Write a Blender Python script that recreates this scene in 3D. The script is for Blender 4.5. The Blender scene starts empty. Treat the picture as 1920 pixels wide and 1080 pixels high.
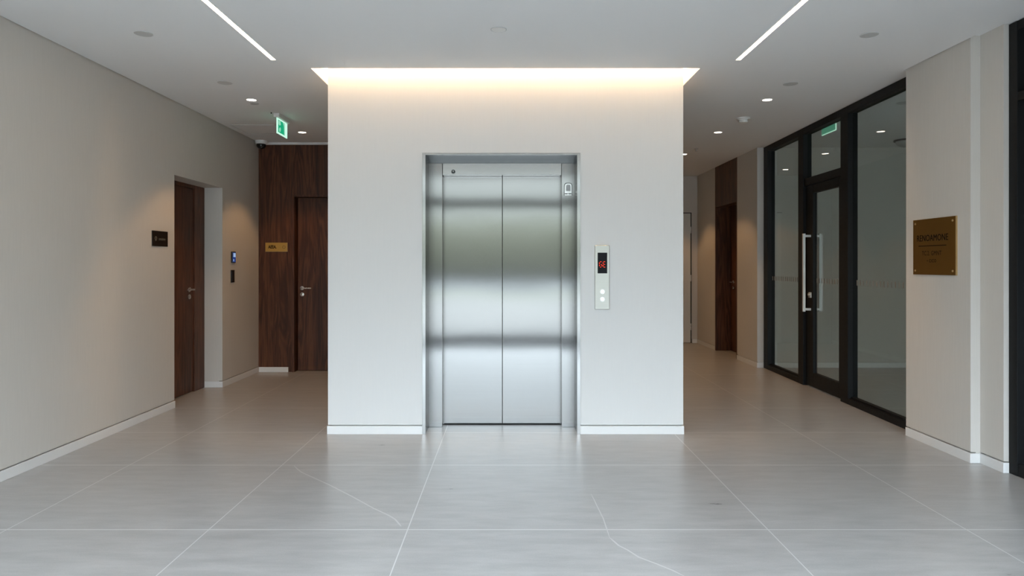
import bpy, bmesh, math, random
from mathutils import Vector, Matrix

scene = bpy.context.scene
COL = scene.collection
R = math.radians

# ------------------------------------------------------------------ camera
cam_d = bpy.data.cameras.new('camera')
cam_d.lens = 24.0
cam_d.sensor_width = 36.0
cam_d.shift_x = 5.0 / 1920.0
cam_d.shift_y = -43.0 / 1920.0
cam_d.clip_start = 0.02
cam = bpy.data.objects.new('camera', cam_d)
cam.location = (0.0, 0.0, 1.345)
cam.rotation_euler = (R(90), 0, 0)
COL.objects.link(cam)
scene.camera = cam

# ------------------------------------------------------------------ view
scene.view_settings.view_transform = 'Standard'
scene.view_settings.look = 'None'
scene.view_settings.gamma = 1.0
scene.view_settings.use_curve_mapping = False
scene.view_settings.exposure = 0.04

cy = scene.cycles
cy.use_denoising = True
cy.max_bounces = 12
cy.diffuse_bounces = 6
cy.glossy_bounces = 6
cy.transparent_max_bounces = 16
cy.sample_clamp_indirect = 6.0
cy.blur_glossy = 0.3

# ------------------------------------------------------------------ world: overcast daylight
SKY_STRENGTH = 21.0
world = bpy.data.worlds.new('overcast_sky')
scene.world = world
world.use_nodes = True
wn = world.node_tree.nodes
wl = world.node_tree.links
bg = wn['Background']
bg.inputs['Strength'].default_value = SKY_STRENGTH
tc = wn.new('ShaderNodeTexCoord')
sx = wn.new('ShaderNodeSeparateXYZ')
wl.new(tc.outputs['Generated'], sx.inputs[0])
rmp = wn.new('ShaderNodeValToRGB')
rmp.color_ramp.elements[0].position = 0.12
rmp.color_ramp.elements[0].color = (0.080, 0.092, 0.095, 1)
rmp.color_ramp.elements[1].position = 0.5
rmp.color_ramp.elements[1].color = (0.80, 0.945, 1.09, 1)
wl.new(sx.outputs['Z'], rmp.inputs[0])
wl.new(rmp.outputs[0], bg.inputs['Color'])

sun_d = bpy.data.lights.new('sun', 'SUN')
sun_d.energy = 9.0
sun_d.angle = R(3.0)
sun_d.color = (1.0, 0.97, 0.93)
sun = bpy.data.objects.new('sun', sun_d)
sun.rotation_euler = (R(-35), R(18), 0)      # from behind the building: lights the paving outside
COL.objects.link(sun)

LED_LINE = 20.0          # radiance of the ceiling light lines
LED_COVE = 84.0          # radiance of the cove strip around the lift core
SPOT_W = 42.0            # corridor downlights
WARM = (1.0, 0.67, 0.39)
WARM_LINE = (1.0, 0.82, 0.60)

# ------------------------------------------------------------------ key sizes (metres, y = distance from camera)
HC = 2.885               # ceiling
XL = -3.155              # left wall
CX0, CX1 = -1.4425, 1.383   # lift core
CY0, CY1 = 5.43, 11.8
YB = 8.59                # wood wall at the end of the left side
YW = -0.5                # front glazing behind the camera

# ================================================================== materials
def new_mat(name):
    m = bpy.data.materials.new(name)
    m.use_nodes = True
    nt = m.node_tree
    return m, nt, nt.nodes, nt.links, nt.nodes['Principled BSDF']

def plain(name, col, rough=0.5, metal=0.0, emit=None, es=0.0, spec=0.5, noise=0.0, nscale=40.0):
    m, nt, n, l, p = new_mat(name)
    p.inputs['Base Color'].default_value = (*col, 1)
    p.inputs['Roughness'].default_value = rough
    p.inputs['Metallic'].default_value = metal
    p.inputs['Specular IOR Level'].default_value = spec
    if emit:
        p.inputs['Emission Color'].default_value = (*emit, 1)
        p.inputs['Emission Strength'].default_value = es
    if noise > 0:
        g = n.new('ShaderNodeNewGeometry')
        t = n.new('ShaderNodeTexNoise'); t.inputs['Scale'].default_value = nscale
        t.inputs['Detail'].default_value = 4
        l.new(g.outputs['Position'], t.inputs['Vector'])
        mr = n.new('ShaderNodeMapRange')
        mr.inputs['To Min'].default_value = max(0.02, rough - noise)
        mr.inputs['To Max'].default_value = min(1.0, rough + noise)
        l.new(t.outputs['Fac'], mr.inputs['Value'])
        l.new(mr.outputs[0], p.inputs['Roughness'])
    return m

def wallpaper(name, col, streak=0.05, bump=0.08):
    """painted fabric wall covering with a faint vertical weave"""
    m, nt, n, l, p = new_mat(name)
    g = n.new('ShaderNodeNewGeometry')
    mp = n.new('ShaderNodeMapping')
    mp.inputs['Scale'].default_value = (160, 160, 5)
    l.new(g.outputs['Position'], mp.inputs['Vector'])
    t = n.new('ShaderNodeTexNoise'); t.inputs['Scale'].default_value = 1.0
    t.inputs['Detail'].default_value = 3
    l.new(mp.outputs[0], t.inputs['Vector'])
    mx = n.new('ShaderNodeMix'); mx.data_type = 'RGBA'
    mx.inputs['A'].default_value = (*[c * (1 - streak) for c in col], 1)
    mx.inputs['B'].default_value = (*[min(1, c * (1 + streak)) for c in col], 1)
    l.new(t.outputs['Fac'], mx.inputs['Factor'])
    l.new(mx.outputs['Result'], p.inputs['Base Color'])
    b = n.new('ShaderNodeBump'); b.inputs['Strength'].default_value = bump
    b.inputs['Distance'].default_value = 0.002
    l.new(t.outputs['Fac'], b.inputs['Height'])
    l.new(b.outputs[0], p.inputs['Normal'])
    p.inputs['Roughness'].default_value = 0.7
    p.inputs['Specular IOR Level'].default_value = 0.25
    return m

def wood(name, dark, mid, light, rough=0.42, sc=1.0):
    m, nt, n, l, p = new_mat(name)
    g = n.new('ShaderNodeNewGeometry')
    # long cathedral figure
    mp = n.new('ShaderNodeMapping'); mp.inputs['Scale'].default_value = (7 * sc, 7 * sc, 0.55)
    l.new(g.outputs['Position'], mp.inputs['Vector'])
    n1 = n.new('ShaderNodeTexNoise'); n1.inputs['Scale'].default_value = 1.0
    n1.inputs['Detail'].default_value = 5; n1.inputs['Distortion'].default_value = 0.6
    l.new(mp.outputs[0], n1.inputs['Vector'])
    mul = n.new('ShaderNodeMath'); mul.operation = 'MULTIPLY'; mul.inputs[1].default_value = 9.0
    l.new(n1.outputs['Fac'], mul.inputs[0])
    fr = n.new('ShaderNodeMath'); fr.operation = 'PINGPONG'; fr.inputs[1].default_value = 0.5
    l.new(mul.outputs[0], fr.inputs[0])
    # fine pores
    mp2 = n.new('ShaderNodeMapping'); mp2.inputs['Scale'].default_value = (170, 170, 3.0)
    l.new(g.outputs['Position'], mp2.inputs['Vector'])
    n2 = n.new('ShaderNodeTexNoise'); n2.inputs['Scale'].default_value = 1.0; n2.inputs['Detail'].default_value = 3
    l.new(mp2.outputs[0], n2.inputs['Vector'])
    # broad veneer tone
    mp3 = n.new('ShaderNodeMapping'); mp3.inputs['Scale'].default_value = (5.5, 5.5, 0.12)
    l.new(g.outputs['Position'], mp3.inputs['Vector'])
    n3 = n.new('ShaderNodeTexNoise'); n3.inputs['Scale'].default_value = 1.0; n3.inputs['Detail'].default_value = 2
    l.new(mp3.outputs[0], n3.inputs['Vector'])
    a1 = n.new('ShaderNodeMath'); a1.operation = 'MULTIPLY_ADD'; a1.inputs[1].default_value = 0.55
    l.new(fr.outputs[0], a1.inputs[0]); 
    a0 = n.new('ShaderNodeMath'); a0.operation = 'MULTIPLY'; a0.inputs[1].default_value = 0.45
    l.new(n2.outputs['Fac'], a0.inputs[0]); l.new(a0.outputs[0], a1.inputs[2])
    a2 = n.new('ShaderNodeMath'); a2.operation = 'MULTIPLY_ADD'; a2.inputs[1].default_value = 0.6
    l.new(n3.outputs['Fac'], a2.inputs[0]); l.new(a1.outputs[0], a2.inputs[2])
    rp = n.new('ShaderNodeValToRGB')
    e = rp.color_ramp.elements
    e[0].position = 0.38; e[0].color = (*dark, 1)
    e[1].position = 0.98; e[1].color = (*light, 1)
    k = e.new(0.66); k.color = (*mid, 1)
    l.new(a2.outputs[0], rp.inputs[0])
    l.new(rp.outputs[0], p.inputs['Base Color'])
    b = n.new('ShaderNodeBump'); b.inputs['Strength'].default_value = 0.08; b.inputs['Distance'].default_value = 0.001
    l.new(n2.outputs['Fac'], b.inputs['Height']); l.new(b.outputs[0], p.inputs['Normal'])
    p.inputs['Roughness'].default_value = rough
    p.inputs['Specular IOR Level'].default_value = 0.35
    return m

def steel(name, col, rough=0.25, aniso=0.95, wave=0.0):
    """brushed stainless steel: reflections smear sideways"""
    m, nt, n, l, p = new_mat(name)
    p.inputs['Metallic'].default_value = 1.0
    p.inputs['Roughness'].default_value = rough
    p.inputs['Anisotropic'].default_value = aniso
    g = n.new('ShaderNodeNewGeometry')
    cr = n.new('ShaderNodeVectorMath'); cr.operation = 'CROSS_PRODUCT'
    cr.inputs[1].default_value = (0, 0, 1)
    l.new(g.outputs['True Normal'], cr.inputs[0])
    ad = n.new('ShaderNodeVectorMath'); ad.operation = 'ADD'; ad.inputs[1].default_value = (0.001, 0, 0)
    l.new(cr.outputs[0], ad.inputs[0])
    l.new(ad.outputs[0], p.inputs['Tangent'])
    mp = n.new('ShaderNodeMapping'); mp.inputs['Scale'].default_value = (2.0, 2.0, 420)
    l.new(g.outputs['Position'], mp.inputs['Vector'])
    t = n.new('ShaderNodeTexNoise'); t.inputs['Scale'].default_value = 1.0; t.inputs['Detail'].default_value = 2
    l.new(mp.outputs[0], t.inputs['Vector'])
    mx = n.new('ShaderNodeMix'); mx.data_type = 'RGBA'
    mx.inputs['A'].default_value = (*[c * 0.95 for c in col], 1)
    mx.inputs['B'].default_value = (*[min(1, c * 1.05) for c in col], 1)
    l.new(t.outputs['Fac'], mx.inputs['Factor'])
    l.new(mx.outputs['Result'], p.inputs['Base Color'])
    if wave:
        mp2 = n.new('ShaderNodeMapping'); mp2.inputs['Scale'].default_value = (1.6, 1.6, 2.4)
        l.new(g.outputs['Position'], mp2.inputs['Vector'])
        t2 = n.new('ShaderNodeTexNoise'); t2.inputs['Scale'].default_value = 1.0; t2.inputs['Detail'].default_value = 1
        l.new(mp2.outputs[0], t2.inputs['Vector'])
        b = n.new('ShaderNodeBump'); b.inputs['Strength'].default_value = 1.0
        b.inputs['Distance'].default_value = wave
        l.new(t2.outputs['Fac'], b.inputs['Height'])
        l.new(b.outputs[0], p.inputs['Normal'])
    return m

def glass_mat(name, tint, refl=1.0):
    """thin architectural glass: clear transmission plus Fresnel reflection"""
    m = bpy.data.materials.new(name); m.use_nodes = True
    n = m.node_tree.nodes; l = m.node_tree.links
    n.remove(n['Principled BSDF'])
    out = n['Material Output']
    tr = n.new('ShaderNodeBsdfTransparent'); tr.inputs['Color'].default_value = (*tint, 1)
    gl = n.new('ShaderNodeBsdfGlossy'); gl.inputs['Roughness'].default_value = 0.004
    gl.inputs['Color'].default_value = (refl, refl, refl, 1)
    fr = n.new('ShaderNodeFresnel'); fr.inputs['IOR'].default_value = 1.5
    ge = n.new('ShaderNodeNewGeometry')     # reflect once, on the outer face only
    inv = n.new('ShaderNodeMath'); inv.operation = 'MULTIPLY_ADD'; inv.inputs[1].default_value = -1.5; inv.inputs[2].default_value = 1.5
    l.new(ge.outputs['Backfacing'], inv.inputs[0])
    mu = n.new('ShaderNodeMath'); mu.operation = 'MULTIPLY'; mu.use_clamp = True
    l.new(fr.outputs[0], mu.inputs[0]); l.new(inv.outputs[0], mu.inputs[1])
    mx = n.new('ShaderNodeMixShader')
    l.new(mu.outputs[0], mx.inputs[0]); l.new(tr.outputs[0], mx.inputs[1]); l.new(gl.outputs[0], mx.inputs[2])
    l.new(mx.outputs[0], out.inputs['Surface'])
    return m

def emitter(name, col, s):
    m = bpy.data.materials.new(name); m.use_nodes = True
    n = m.node_tree.nodes; l = m.node_tree.links
    n.remove(n['Principled BSDF'])
    e = n.new('ShaderNodeEmission'); e.inputs['Color'].default_value = (*col, 1); e.inputs['Strength'].default_value = s
    l.new(e.outputs[0], n['Material Output'].inputs['Surface'])
    return m

GROUT_X = [-2.555, -1.528, -0.517, 1.315, 2.324, 3.33, 4.34, 5.35]
GROUT_Y = [-0.52, 0.47, 1.46, 2.45, 3.471, 4.591, 5.483, 6.424, 7.40, 8.38, 9.36, 10.34, 11.32]
def floor_tile(name):
    m, nt, n, l, p = new_mat(name)
    g = n.new('ShaderNodeNewGeometry')
    s = n.new('ShaderNodeSeparateXYZ'); l.new(g.outputs['Position'], s.inputs[0])
    def dist(sock, vals):
        cur = None
        for v in vals:
            a = n.new('ShaderNodeMath'); a.operation = 'SUBTRACT'; a.inputs[1].default_value = v
            l.new(sock, a.inputs[0])
            b = n.new('ShaderNodeMath'); b.operation = 'ABSOLUTE'; l.new(a.outputs[0], b.inputs[0])
            if cur is None:
                cur = b.outputs[0]
            else:
                c = n.new('ShaderNodeMath'); c.operation = 'MINIMUM'
                l.new(cur, c.inputs[0]); l.new(b.outputs[0], c.inputs[1]); cur = c.outputs[0]
        return cur
    dx = dist(s.outputs['X'], GROUT_X); dy = dist(s.outputs['Y'], GROUT_Y)
    hf = n.new('ShaderNodeMath'); hf.operation = 'MULTIPLY'; hf.inputs[1].default_value = 0.6; l.new(dy, hf.inputs[0])
    mn = n.new('ShaderNodeMath'); mn.operation = 'MINIMUM'; l.new(dx, mn.inputs[0]); l.new(hf.outputs[0], mn.inputs[1])
    st = n.new('ShaderNodeMapRange'); st.inputs['From Min'].default_value = 0.0018; st.inputs['From Max'].default_value = 0.0034
    st.inputs['To Min'].default_value = 1.0; st.inputs['To Max'].default_value = 0.0
    l.new(mn.outputs[0], st.inputs['Value'])
    # stone: cloudy tone, streaks along x, fine speckle
    mpa = n.new('ShaderNodeMapping'); mpa.inputs['Scale'].default_value = (2.2, 9.0, 1); mpa.inputs['Rotation'].default_value = (0, 0, R(8))
    l.new(g.outputs['Position'], mpa.inputs['Vector'])
    na = n.new('ShaderNodeTexNoise'); na.inputs['Scale'].default_value = 1.6; na.inputs['Detail'].default_value = 8; na.inputs['Roughness'].default_value = 0.62
    l.new(mpa.outputs[0], na.inputs['Vector'])
    nb = n.new('ShaderNodeTexNoise'); nb.inputs['Scale'].default_value = 150; nb.inputs['Detail'].default_value = 3
    l.new(g.outputs['Position'], nb.inputs['Vector'])
    ad = n.new('ShaderNodeMath'); ad.operation = 'MULTIPLY_ADD'; ad.inputs[1].default_value = 0.35
    l.new(nb.outputs['Fac'], ad.inputs[0]); l.new(na.outputs['Fac'], ad.inputs[2])
    rp = n.new('ShaderNodeValToRGB')
    rp.color_ramp.elements[0].position = 0.42; rp.color_ramp.elements[0].color = (0.285, 0.277, 0.267, 1)
    rp.color_ramp.elements[1].position = 0.95; rp.color_ramp.elements[1].color = (0.41, 0.40, 0.388, 1)
    l.new(ad.outputs[0], rp.inputs[0])
    mx = n.new('ShaderNodeMix'); mx.data_type = 'RGBA'
    l.new(st.outputs[0], mx.inputs['Factor']); l.new(rp.outputs[0], mx.inputs['A'])
    mx.inputs['B'].default_value = (0.58, 0.575, 0.56, 1)
    l.new(mx.outputs['Result'], p.inputs['Base Color'])
    rr = n.new('ShaderNodeMapRange'); rr.inputs['To Min'].default_value = 0.24; rr.inputs['To Max'].default_value = 0.36
    l.new(na.outputs['Fac'], rr.inputs['Value']); l.new(rr.outputs[0], p.inputs['Roughness'])
    b = n.new('ShaderNodeBump'); b.inputs['Strength'].default_value = 0.12; b.inputs['Distance'].default_value = 0.001
    l.new(nb.outputs['Fac'], b.inputs['Height']); l.new(b.outputs[0], p.inputs['Normal'])
    p.inputs['Specular IOR Level'].default_value = 0.9
    return m

M = {}
M['wall'] = wallpaper('beige_wall_covering', (0.565, 0.535, 0.492))
M['core'] = wallpaper('white_wall_covering', (0.63, 0.622, 0.603), streak=0.02, bump=0.04)
M['ceil'] = plain('ceiling_paint', (0.76, 0.76, 0.755), 0.85, spec=0.2, noise=0.05)
M['base'] = plain('white_skirting_paint', (0.68, 0.672, 0.655), 0.45, noise=0.05)
M['floor'] = floor_tile('grey_stone_tile')
M['vein'] = plain('pale_stone_vein', (0.53, 0.52, 0.505), 0.42, noise=0.05)
M['wood'] = wood('dark_walnut_veneer', (0.024, 0.0088, 0.0045), (0.075, 0.0265, 0.0125), (0.165, 0.063, 0.029))
M['steel'] = steel('brushed_steel', (0.325, 0.321, 0.309), 0.16, 1.0)
M['steel_door'] = steel('brushed_steel_door', (0.325, 0.321, 0.309), 0.16, 1.0, wave=0.0010)
M['steel_shade'] = steel('shaded_steel', (0.19, 0.188, 0.18), 0.2, 0.95)  # darker copy of the brushed steel; the reveal's shade is in its colour
M['steel_lit'] = steel('lit_steel', (0.42, 0.417, 0.403), 0.22, 0.9)  # lighter copy; bright reflection on frame face and header is in its colour
M['steel_deep_shade'] = steel('deep_shaded_steel', (0.16, 0.165, 0.165), 0.2, 0.9)  # darkest copy; puts the shade above the header into its colour
M['display'] = plain('display_black', (0.006, 0.006, 0.007), 0.35, spec=0.12, noise=0.05)
M['bar'] = plain('brushed_bar', (0.62, 0.61, 0.585), 0.5, 0.55)
M['steel_edge'] = plain('polished_steel_edge', (0.72, 0.72, 0.70), 0.22, 1.0, noise=0.05)
M['satin'] = plain('satin_nickel', (0.68, 0.66, 0.63), 0.28, 1.0, noise=0.06)
M['plate'] = steel('call_panel_steel', (0.46, 0.45, 0.41), 0.34, 0.7)
M['black'] = plain('black_powder_coat', (0.008, 0.0085, 0.009), 0.5, spec=0.18, noise=0.06)
M['gap'] = plain('dark_gap', (0.012, 0.012, 0.013), 0.7, noise=0.05)
M['glass'] = glass_mat('partition_glass', (0.76, 0.80, 0.775))
M['darkglass'] = glass_mat('tinted_glass', (0.35, 0.37, 0.38))
M['frost'] = plain('frosted_marking', (0.20, 0.19, 0.17), 0.8, noise=0.05)
M['brass'] = plain('aged_brass', (0.20, 0.098, 0.018), 0.38, 0.75, noise=0.08, nscale=15)
M['brass_edge'] = plain('brass_edge', (0.62, 0.45, 0.22), 0.3, 0.9, noise=0.05)
M['gold'] = plain('gold_plate', (0.55, 0.33, 0.08), 0.4, 0.6, noise=0.06, nscale=20)
M['ink'] = plain('engraved_ink', (0.012, 0.007, 0.003), 0.7, spec=0.1, noise=0.05)
M['ink_soft'] = plain('engraved_ink_faded', (0.22, 0.12, 0.03), 0.6, noise=0.05)
M['signblack'] = plain('dark_brown_plate', (0.008, 0.0045, 0.003), 0.4, noise=0.06)
M['signgrey'] = plain('grey_print', (0.16, 0.15, 0.13), 0.6, noise=0.05)
M['white'] = plain('white_plastic', (0.72, 0.72, 0.70), 0.45, noise=0.06)
M['grey'] = plain('grey_cover', (0.50, 0.50, 0.49), 0.6, noise=0.06)
M['blackplastic'] = plain('black_plastic', (0.012, 0.012, 0.013), 0.25, noise=0.06)
M['line'] = emitter('led_line_glow', WARM_LINE, LED_LINE)
M['cove'] = emitter('led_cove_glow', WARM, LED_COVE)
M['lens'] = emitter('downlight_lens', (1.0, 0.86, 0.70), 14.0)
M['green'] = emitter('exit_green', (0.015, 0.42, 0.20), 0.9)
M['mint'] = emitter('exit_white', (0.60, 1.0, 0.80), 1.0)
M['mint2'] = emitter('exit_pale', (0.35, 0.85, 0.60), 0.8)
M['dimgreen'] = emitter('exit_dim_green', (0.06, 0.28, 0.18), 1.0)
M['red'] = emitter('led_red', (1.0, 0.06, 0.025), 1.15)
M['btn'] = plain('button_lens', (0.8, 0.85, 0.9), 0.3, emit=(0.8, 0.9, 1.0), es=0.35)
M['bluescreen'] = emitter('blue_screen', (0.015, 0.035, 0.16), 1.0)
M['bluewhite'] = emitter('screen_text', (0.45, 0.62, 0.9), 0.8)
M['whitedoor'] = plain('white_door_paint', (0.62, 0.60, 0.56), 0.5, noise=0.05)
M['pave'] = plain('pale_paving', (0.072, 0.069, 0.063), 0.8, noise=0.05)
M['road'] = plain('asphalt', (0.042, 0.044, 0.048), 0.85, noise=0.05)
M['grass'] = plain('verge_grass', (0.064, 0.069, 0.035), 0.9, noise=0.05)
M['mat'] = plain('charcoal_mat', (0.02, 0.021, 0.022), 0.95, noise=0.05)
M['hedge'] = plain('hedge_green', (0.060, 0.062, 0.043), 0.9, noise=0.05)

# ================================================================== mesh builder
class MB:
    def __init__(self):
        self.bm = bmesh.new()
        self.mi = 0
    def _set(self, faces):
        for f in faces:
            f.material_index = self.mi
    def box(self, x0, x1, y0, y1, z0, z1, bev=0.0, seg=2):
        b = bmesh.new()
        bmesh.ops.create_cube(b, size=1.0)
        for v in b.verts:
            v.co = Vector(((x0 + x1) / 2 + v.co.x * (x1 - x0), (y0 + y1) / 2 + v.co.y * (y1 - y0), (z0 + z1) / 2 + v.co.z * (z1 - z0)))
        if bev > 0:
            bmesh.ops.bevel(b, geom=b.edges[:], offset=bev, segments=seg, affect='EDGES', profile=0.5)
        return self._merge(b)
    def cyl(self, c, r, h, axis='Z', r2=None, seg=32, bev=0.0):
        """cylinder centred at c, along axis"""
        b = bmesh.new()
        bmesh.ops.create_cone(b, cap_ends=True, segments=seg, radius1=r, radius2=r if r2 is None else r2, depth=h)
        if bev > 0:
            ed = [e for e in b.edges if e.calc_face_angle(0) > 0.6]
            bmesh.ops.bevel(b, geom=ed, offset=bev, segments=2, affect='EDGES', profile=0.5)
        rot = {'Z': Matrix.Identity(4), 'X': Matrix.Rotation(R(90), 4, 'Y'), 'Y': Matrix.Rotation(R(-90), 4, 'X')}[axis]
        for v in b.verts:
            v.co = (rot @ v.co) + Vector(c)
        return self._merge(b, smooth=True)
    def ring(self, c, r0, r1, h, axis='Z', seg=40):
        """annulus"""
        b = bmesh.new()
        rot = {'Z': Matrix.Identity(4), 'X': Matrix.Rotation(R(90), 4, 'Y'), 'Y': Matrix.Rotation(R(-90), 4, 'X')}[axis]
        rows = []
        for k in range(seg):
            a = 2 * math.pi * k / seg
            ca, sa = math.cos(a), math.sin(a)
            rows.append([b.verts.new((rot @ Vector((rr * ca, rr * sa, zz))) + Vector(c)) for rr, zz in ((r0, -h/2), (r1, -h/2), (r1, h/2), (r0, h/2))])
        for k in range(seg):
            A, B = rows[k], rows[(k + 1) % seg]
            for i in range(4):
                j = (i + 1) % 4
                b.faces.new((A[i], B[i], B[j], A[j]))
        bmesh.ops.recalc_face_normals(b, faces=b.faces[:])
        return self._merge(b)
    def lathe(self, c, prof, seg=40):
        """profile of (r, z) turned about Z"""
        b = bmesh.new()
        rows = []
        for k in range(seg):
            a = 2 * math.pi * k / seg
            rows.append([b.verts.new((c[0] + rr * math.cos(a), c[1] + rr * math.sin(a), c[2] + zz)) for rr, zz in prof])
        for k in range(seg):
            A, B = rows[k], rows[(k + 1) % seg]
            for i in range(len(prof) - 1):
                b.faces.new((A[i], B[i], B[i + 1], A[i + 1]))
        bmesh.ops.remove_doubles(b, verts=b.verts[:], dist=1e-5)
        bmesh.ops.recalc_face_normals(b, faces=b.faces[:])
        return self._merge(b, smooth=True)
    def tube(self, pts, r, seg=14):
        b = bmesh.new()
        pts = [Vector(p) for p in pts]
        rows = []
        for i, p in enumerate(pts):
            d = (pts[min(i + 1, len(pts) - 1)] - pts[max(i - 1, 0)]).normalized()
            up = Vector((0, 0, 1)) if abs(d.z) < 0.9 else Vector((1, 0, 0))
            a = d.cross(up).normalized(); c = d.cross(a).normalized()
            rows.append([b.verts.new(p + r * (a * math.cos(2 * math.pi * k / seg) + c * math.sin(2 * math.pi * k / seg))) for k in range(seg)])
        for A, B in zip(rows, rows[1:]):
            for k in range(seg):
                b.faces.new((A[k], A[(k + 1) % seg], B[(k + 1) % seg], B[k]))
        b.faces.new(rows[0]); b.faces.new(rows[-1])
        bmesh.ops.recalc_face_normals(b, faces=b.faces[:])
        return self._merge(b, smooth=True)
    def prism(self, pts2, d0, d1, plane='XZ'):
        """extrude a 2-D outline: XZ along y, YZ along x, XY along z"""
        b = bmesh.new()
        def P(u, v, d):
            return {'XZ': (u, d, v), 'YZ': (d, u, v), 'XY': (u, v, d)}[plane]
        A = [b.verts.new(P(u, v, d0)) for u, v in pts2]
        B = [b.verts.new(P(u, v, d1)) for u, v in pts2]
        b.faces.new(A); b.faces.new(B)
        for i in range(len(A)):
            j = (i + 1) % len(A)
            b.faces.new((A[i], A[j], B[j], B[i]))
        bmesh.ops.recalc_face_normals(b, faces=b.faces[:])
        return self._merge(b)
    def _merge(self, b, smooth=False):
        me = bpy.data.meshes.new('tmp')
        for f in b.faces:
            f.material_index = self.mi
            f.smooth = smooth
        b.to_mesh(me); b.free()
        self.bm.from_mesh(me)
        bpy.data.meshes.remove(me)
        return self
    def build(self, name, mat, parent=None, local=False):
        """link as one mesh object; world coordinates unless local"""
        org = ORG.get(parent.name, Vector((0, 0, 0))) if parent and not local else Vector((0, 0, 0))
        for v in self.bm.verts:
            v.co -= org
        me = bpy.data.meshes.new(name)
        self.bm.to_mesh(me); self.bm.free()
        for mm in (mat if isinstance(mat, (list, tuple)) else [mat]):
            me.materials.append(mm)
        sharp(me)
        o = bpy.data.objects.new(name, me)
        COL.objects.link(o)
        if parent:
            o.parent = parent
            ORG[o.name] = ORG.get(parent.name, Vector((0, 0, 0)))
        else:
            ORG[o.name] = Vector((0, 0, 0))
        return o

def sharp(me):
    if any(p.use_smooth for p in me.polygons):
        me.set_sharp_from_angle(angle=R(40))

ORG = {}
def thing(name, label, cat, loc=(0, 0, 0), rz=0.0, group=None):
    o = bpy.data.objects.new(name, None)
    o.empty_display_size = 0.1
    o.location = loc
    o.rotation_euler = (0, 0, rz)
    COL.objects.link(o)
    ORG[o.name] = Vector(loc)
    o['label'] = label
    o['category'] = cat
    if group:
        o['group'] = group
    return o

def struct_root(name, loc=(0, 0, 0)):
    o = bpy.data.objects.new(name, None)
    o.empty_display_size = 0.1
    o.location = loc
    COL.objects.link(o)
    ORG[o.name] = Vector(loc)
    o['kind'] = 'structure'
    return o

def tag(o, label, cat, group=None):
    o['label'] = label; o['category'] = cat
    if group:
        o['group'] = group
    return o

def struct(mb, name, mat):
    o = mb.build(name, mat)
    o['kind'] = 'structure'
    return o

def text_mesh(body, size, bold=0.0, spacing=1.0):
    """flat text as a list of 2-D polygons, centred on the origin"""
    cu = bpy.data.curves.new('tmp_text', 'FONT')
    cu.body = body
    cu.size = size
    cu.align_x = 'CENTER'; cu.align_y = 'CENTER'
    cu.offset = bold
    cu.space_character = spacing
    cu.resolution_u = 3
    o = bpy.data.objects.new('tmp_text', cu)
    COL.objects.link(o)
    dg = bpy.context.evaluated_depsgraph_get()
    me = bpy.data.meshes.new_from_object(o.evaluated_get(dg))
    vs = [v.co.copy() for v in me.vertices]
    fs = [tuple(p.vertices) for p in me.polygons]
    bpy.data.objects.remove(o); bpy.data.curves.remove(cu); bpy.data.meshes.remove(me)
    return vs, fs

def add_text(mb, body, size, place, thick=0.0008, bold=0.0, spacing=1.0, sx=1.0):
    """place(u, v, w): u right, v up, w out of the surface -> world point"""
    vs, fs = text_mesh(body, size, bold, spacing)
    b = mb.bm
    top = [b.verts.new(place(v.x * sx, v.y, thick)) for v in vs]
    for f in fs:
        try:
            b.faces.new([top[i] for i in f])
        except ValueError:
            pass

# ================================================================== STRUCTURE
# floor with two pale veins
f = MB()
f.box(-3.6, 6.7, YW - 0.1, 12.1, -0.12, 0.0)
def fl(px, py):
    D = 1.345 * 1280.0 / (py - 497.0)
    return ((px - 955.0) * D / 1280.0, D)
def vein(pts, w):
    P = [Vector(fl(*p)) for p in pts]
    lft, rgt = [], []
    for i, p in enumerate(P):
        d = (P[min(i + 1, len(P) - 1)] - P[max(i - 1, 0)]).normalized()
        nrm = Vector((-d.y, d.x))
        ww = w * (0.35 if i in (0, len(P) - 1) else 1.0)
        lft.append(p + nrm * ww); rgt.append(p - nrm * ww)
    b = f.bm
    A = [b.verts.new((p.x, p.y, 0.0006)) for p in lft]
    B = [b.verts.new((p.x, p.y, 0.0006)) for p in rgt]
    for i in range(len(P) - 1):
        fc = b.faces.new((A[i], B[i], B[i + 1], A[i + 1])); fc.material_index = 1
        if fc.normal.z < 0:
            fc.normal_flip()
vein([(551, 873), (558, 880), (566, 886), (586, 895), (618, 909.5), (660, 931), (700, 953), (730, 967), (741, 974), (748, 982), (752, 987)], 0.0045)
vein([(1108, 926), (1114, 937), (1120, 950), (1131, 972), (1137, 990), (1143, 1008)], 0.003)
vein([(1143, 1008), (1151, 1015), (1160, 1023), (1176, 1031), (1198, 1045), (1230, 1057), (1262, 1070), (1290, 1084)], 0.0045)
struct(f, 'floor', [M['floor'], M['vein']])

# ceiling: thick slabs around the cove slot that rings the lift core
SX0, SX1, SY0 = -1.5525, 1.492, 5.342
c = MB()
c.box(-3.142, 3.122, YW, SY0, HC, 3.2)
c.box(-3.142, SX0, SY0, YB - 0.02, HC, 3.2)
c.box(SX1, 3.122, SY0, 12.0, HC, 3.2)
c.box(3.122, 6.7, 5.40, 12.0, HC, 3.2)
c.box(3.122, 6.7, YW, 5.40, HC + 0.02, 3.2)
c.box(SX0, SX1, SY0, CY1, 3.04, 3.2)
c.box(SX0, CX0 + 0.002, 6.15, YB - 0.02, HC, 3.04)
c.box(CX1 - 0.002, SX1, 6.15, CY1, HC, 3.04)
c.box(-3.5, -3.142, YW, YB, 3.0, 3.2)
struct(c, 'ceiling', M['ceil'])
m = MB(); m.box(-2.6, 2.6, -0.38, 0.55, 0.0, 0.006, 0.002)     # entrance mat just inside the front doors
struct(m, 'trim_6', M['mat'])

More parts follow.
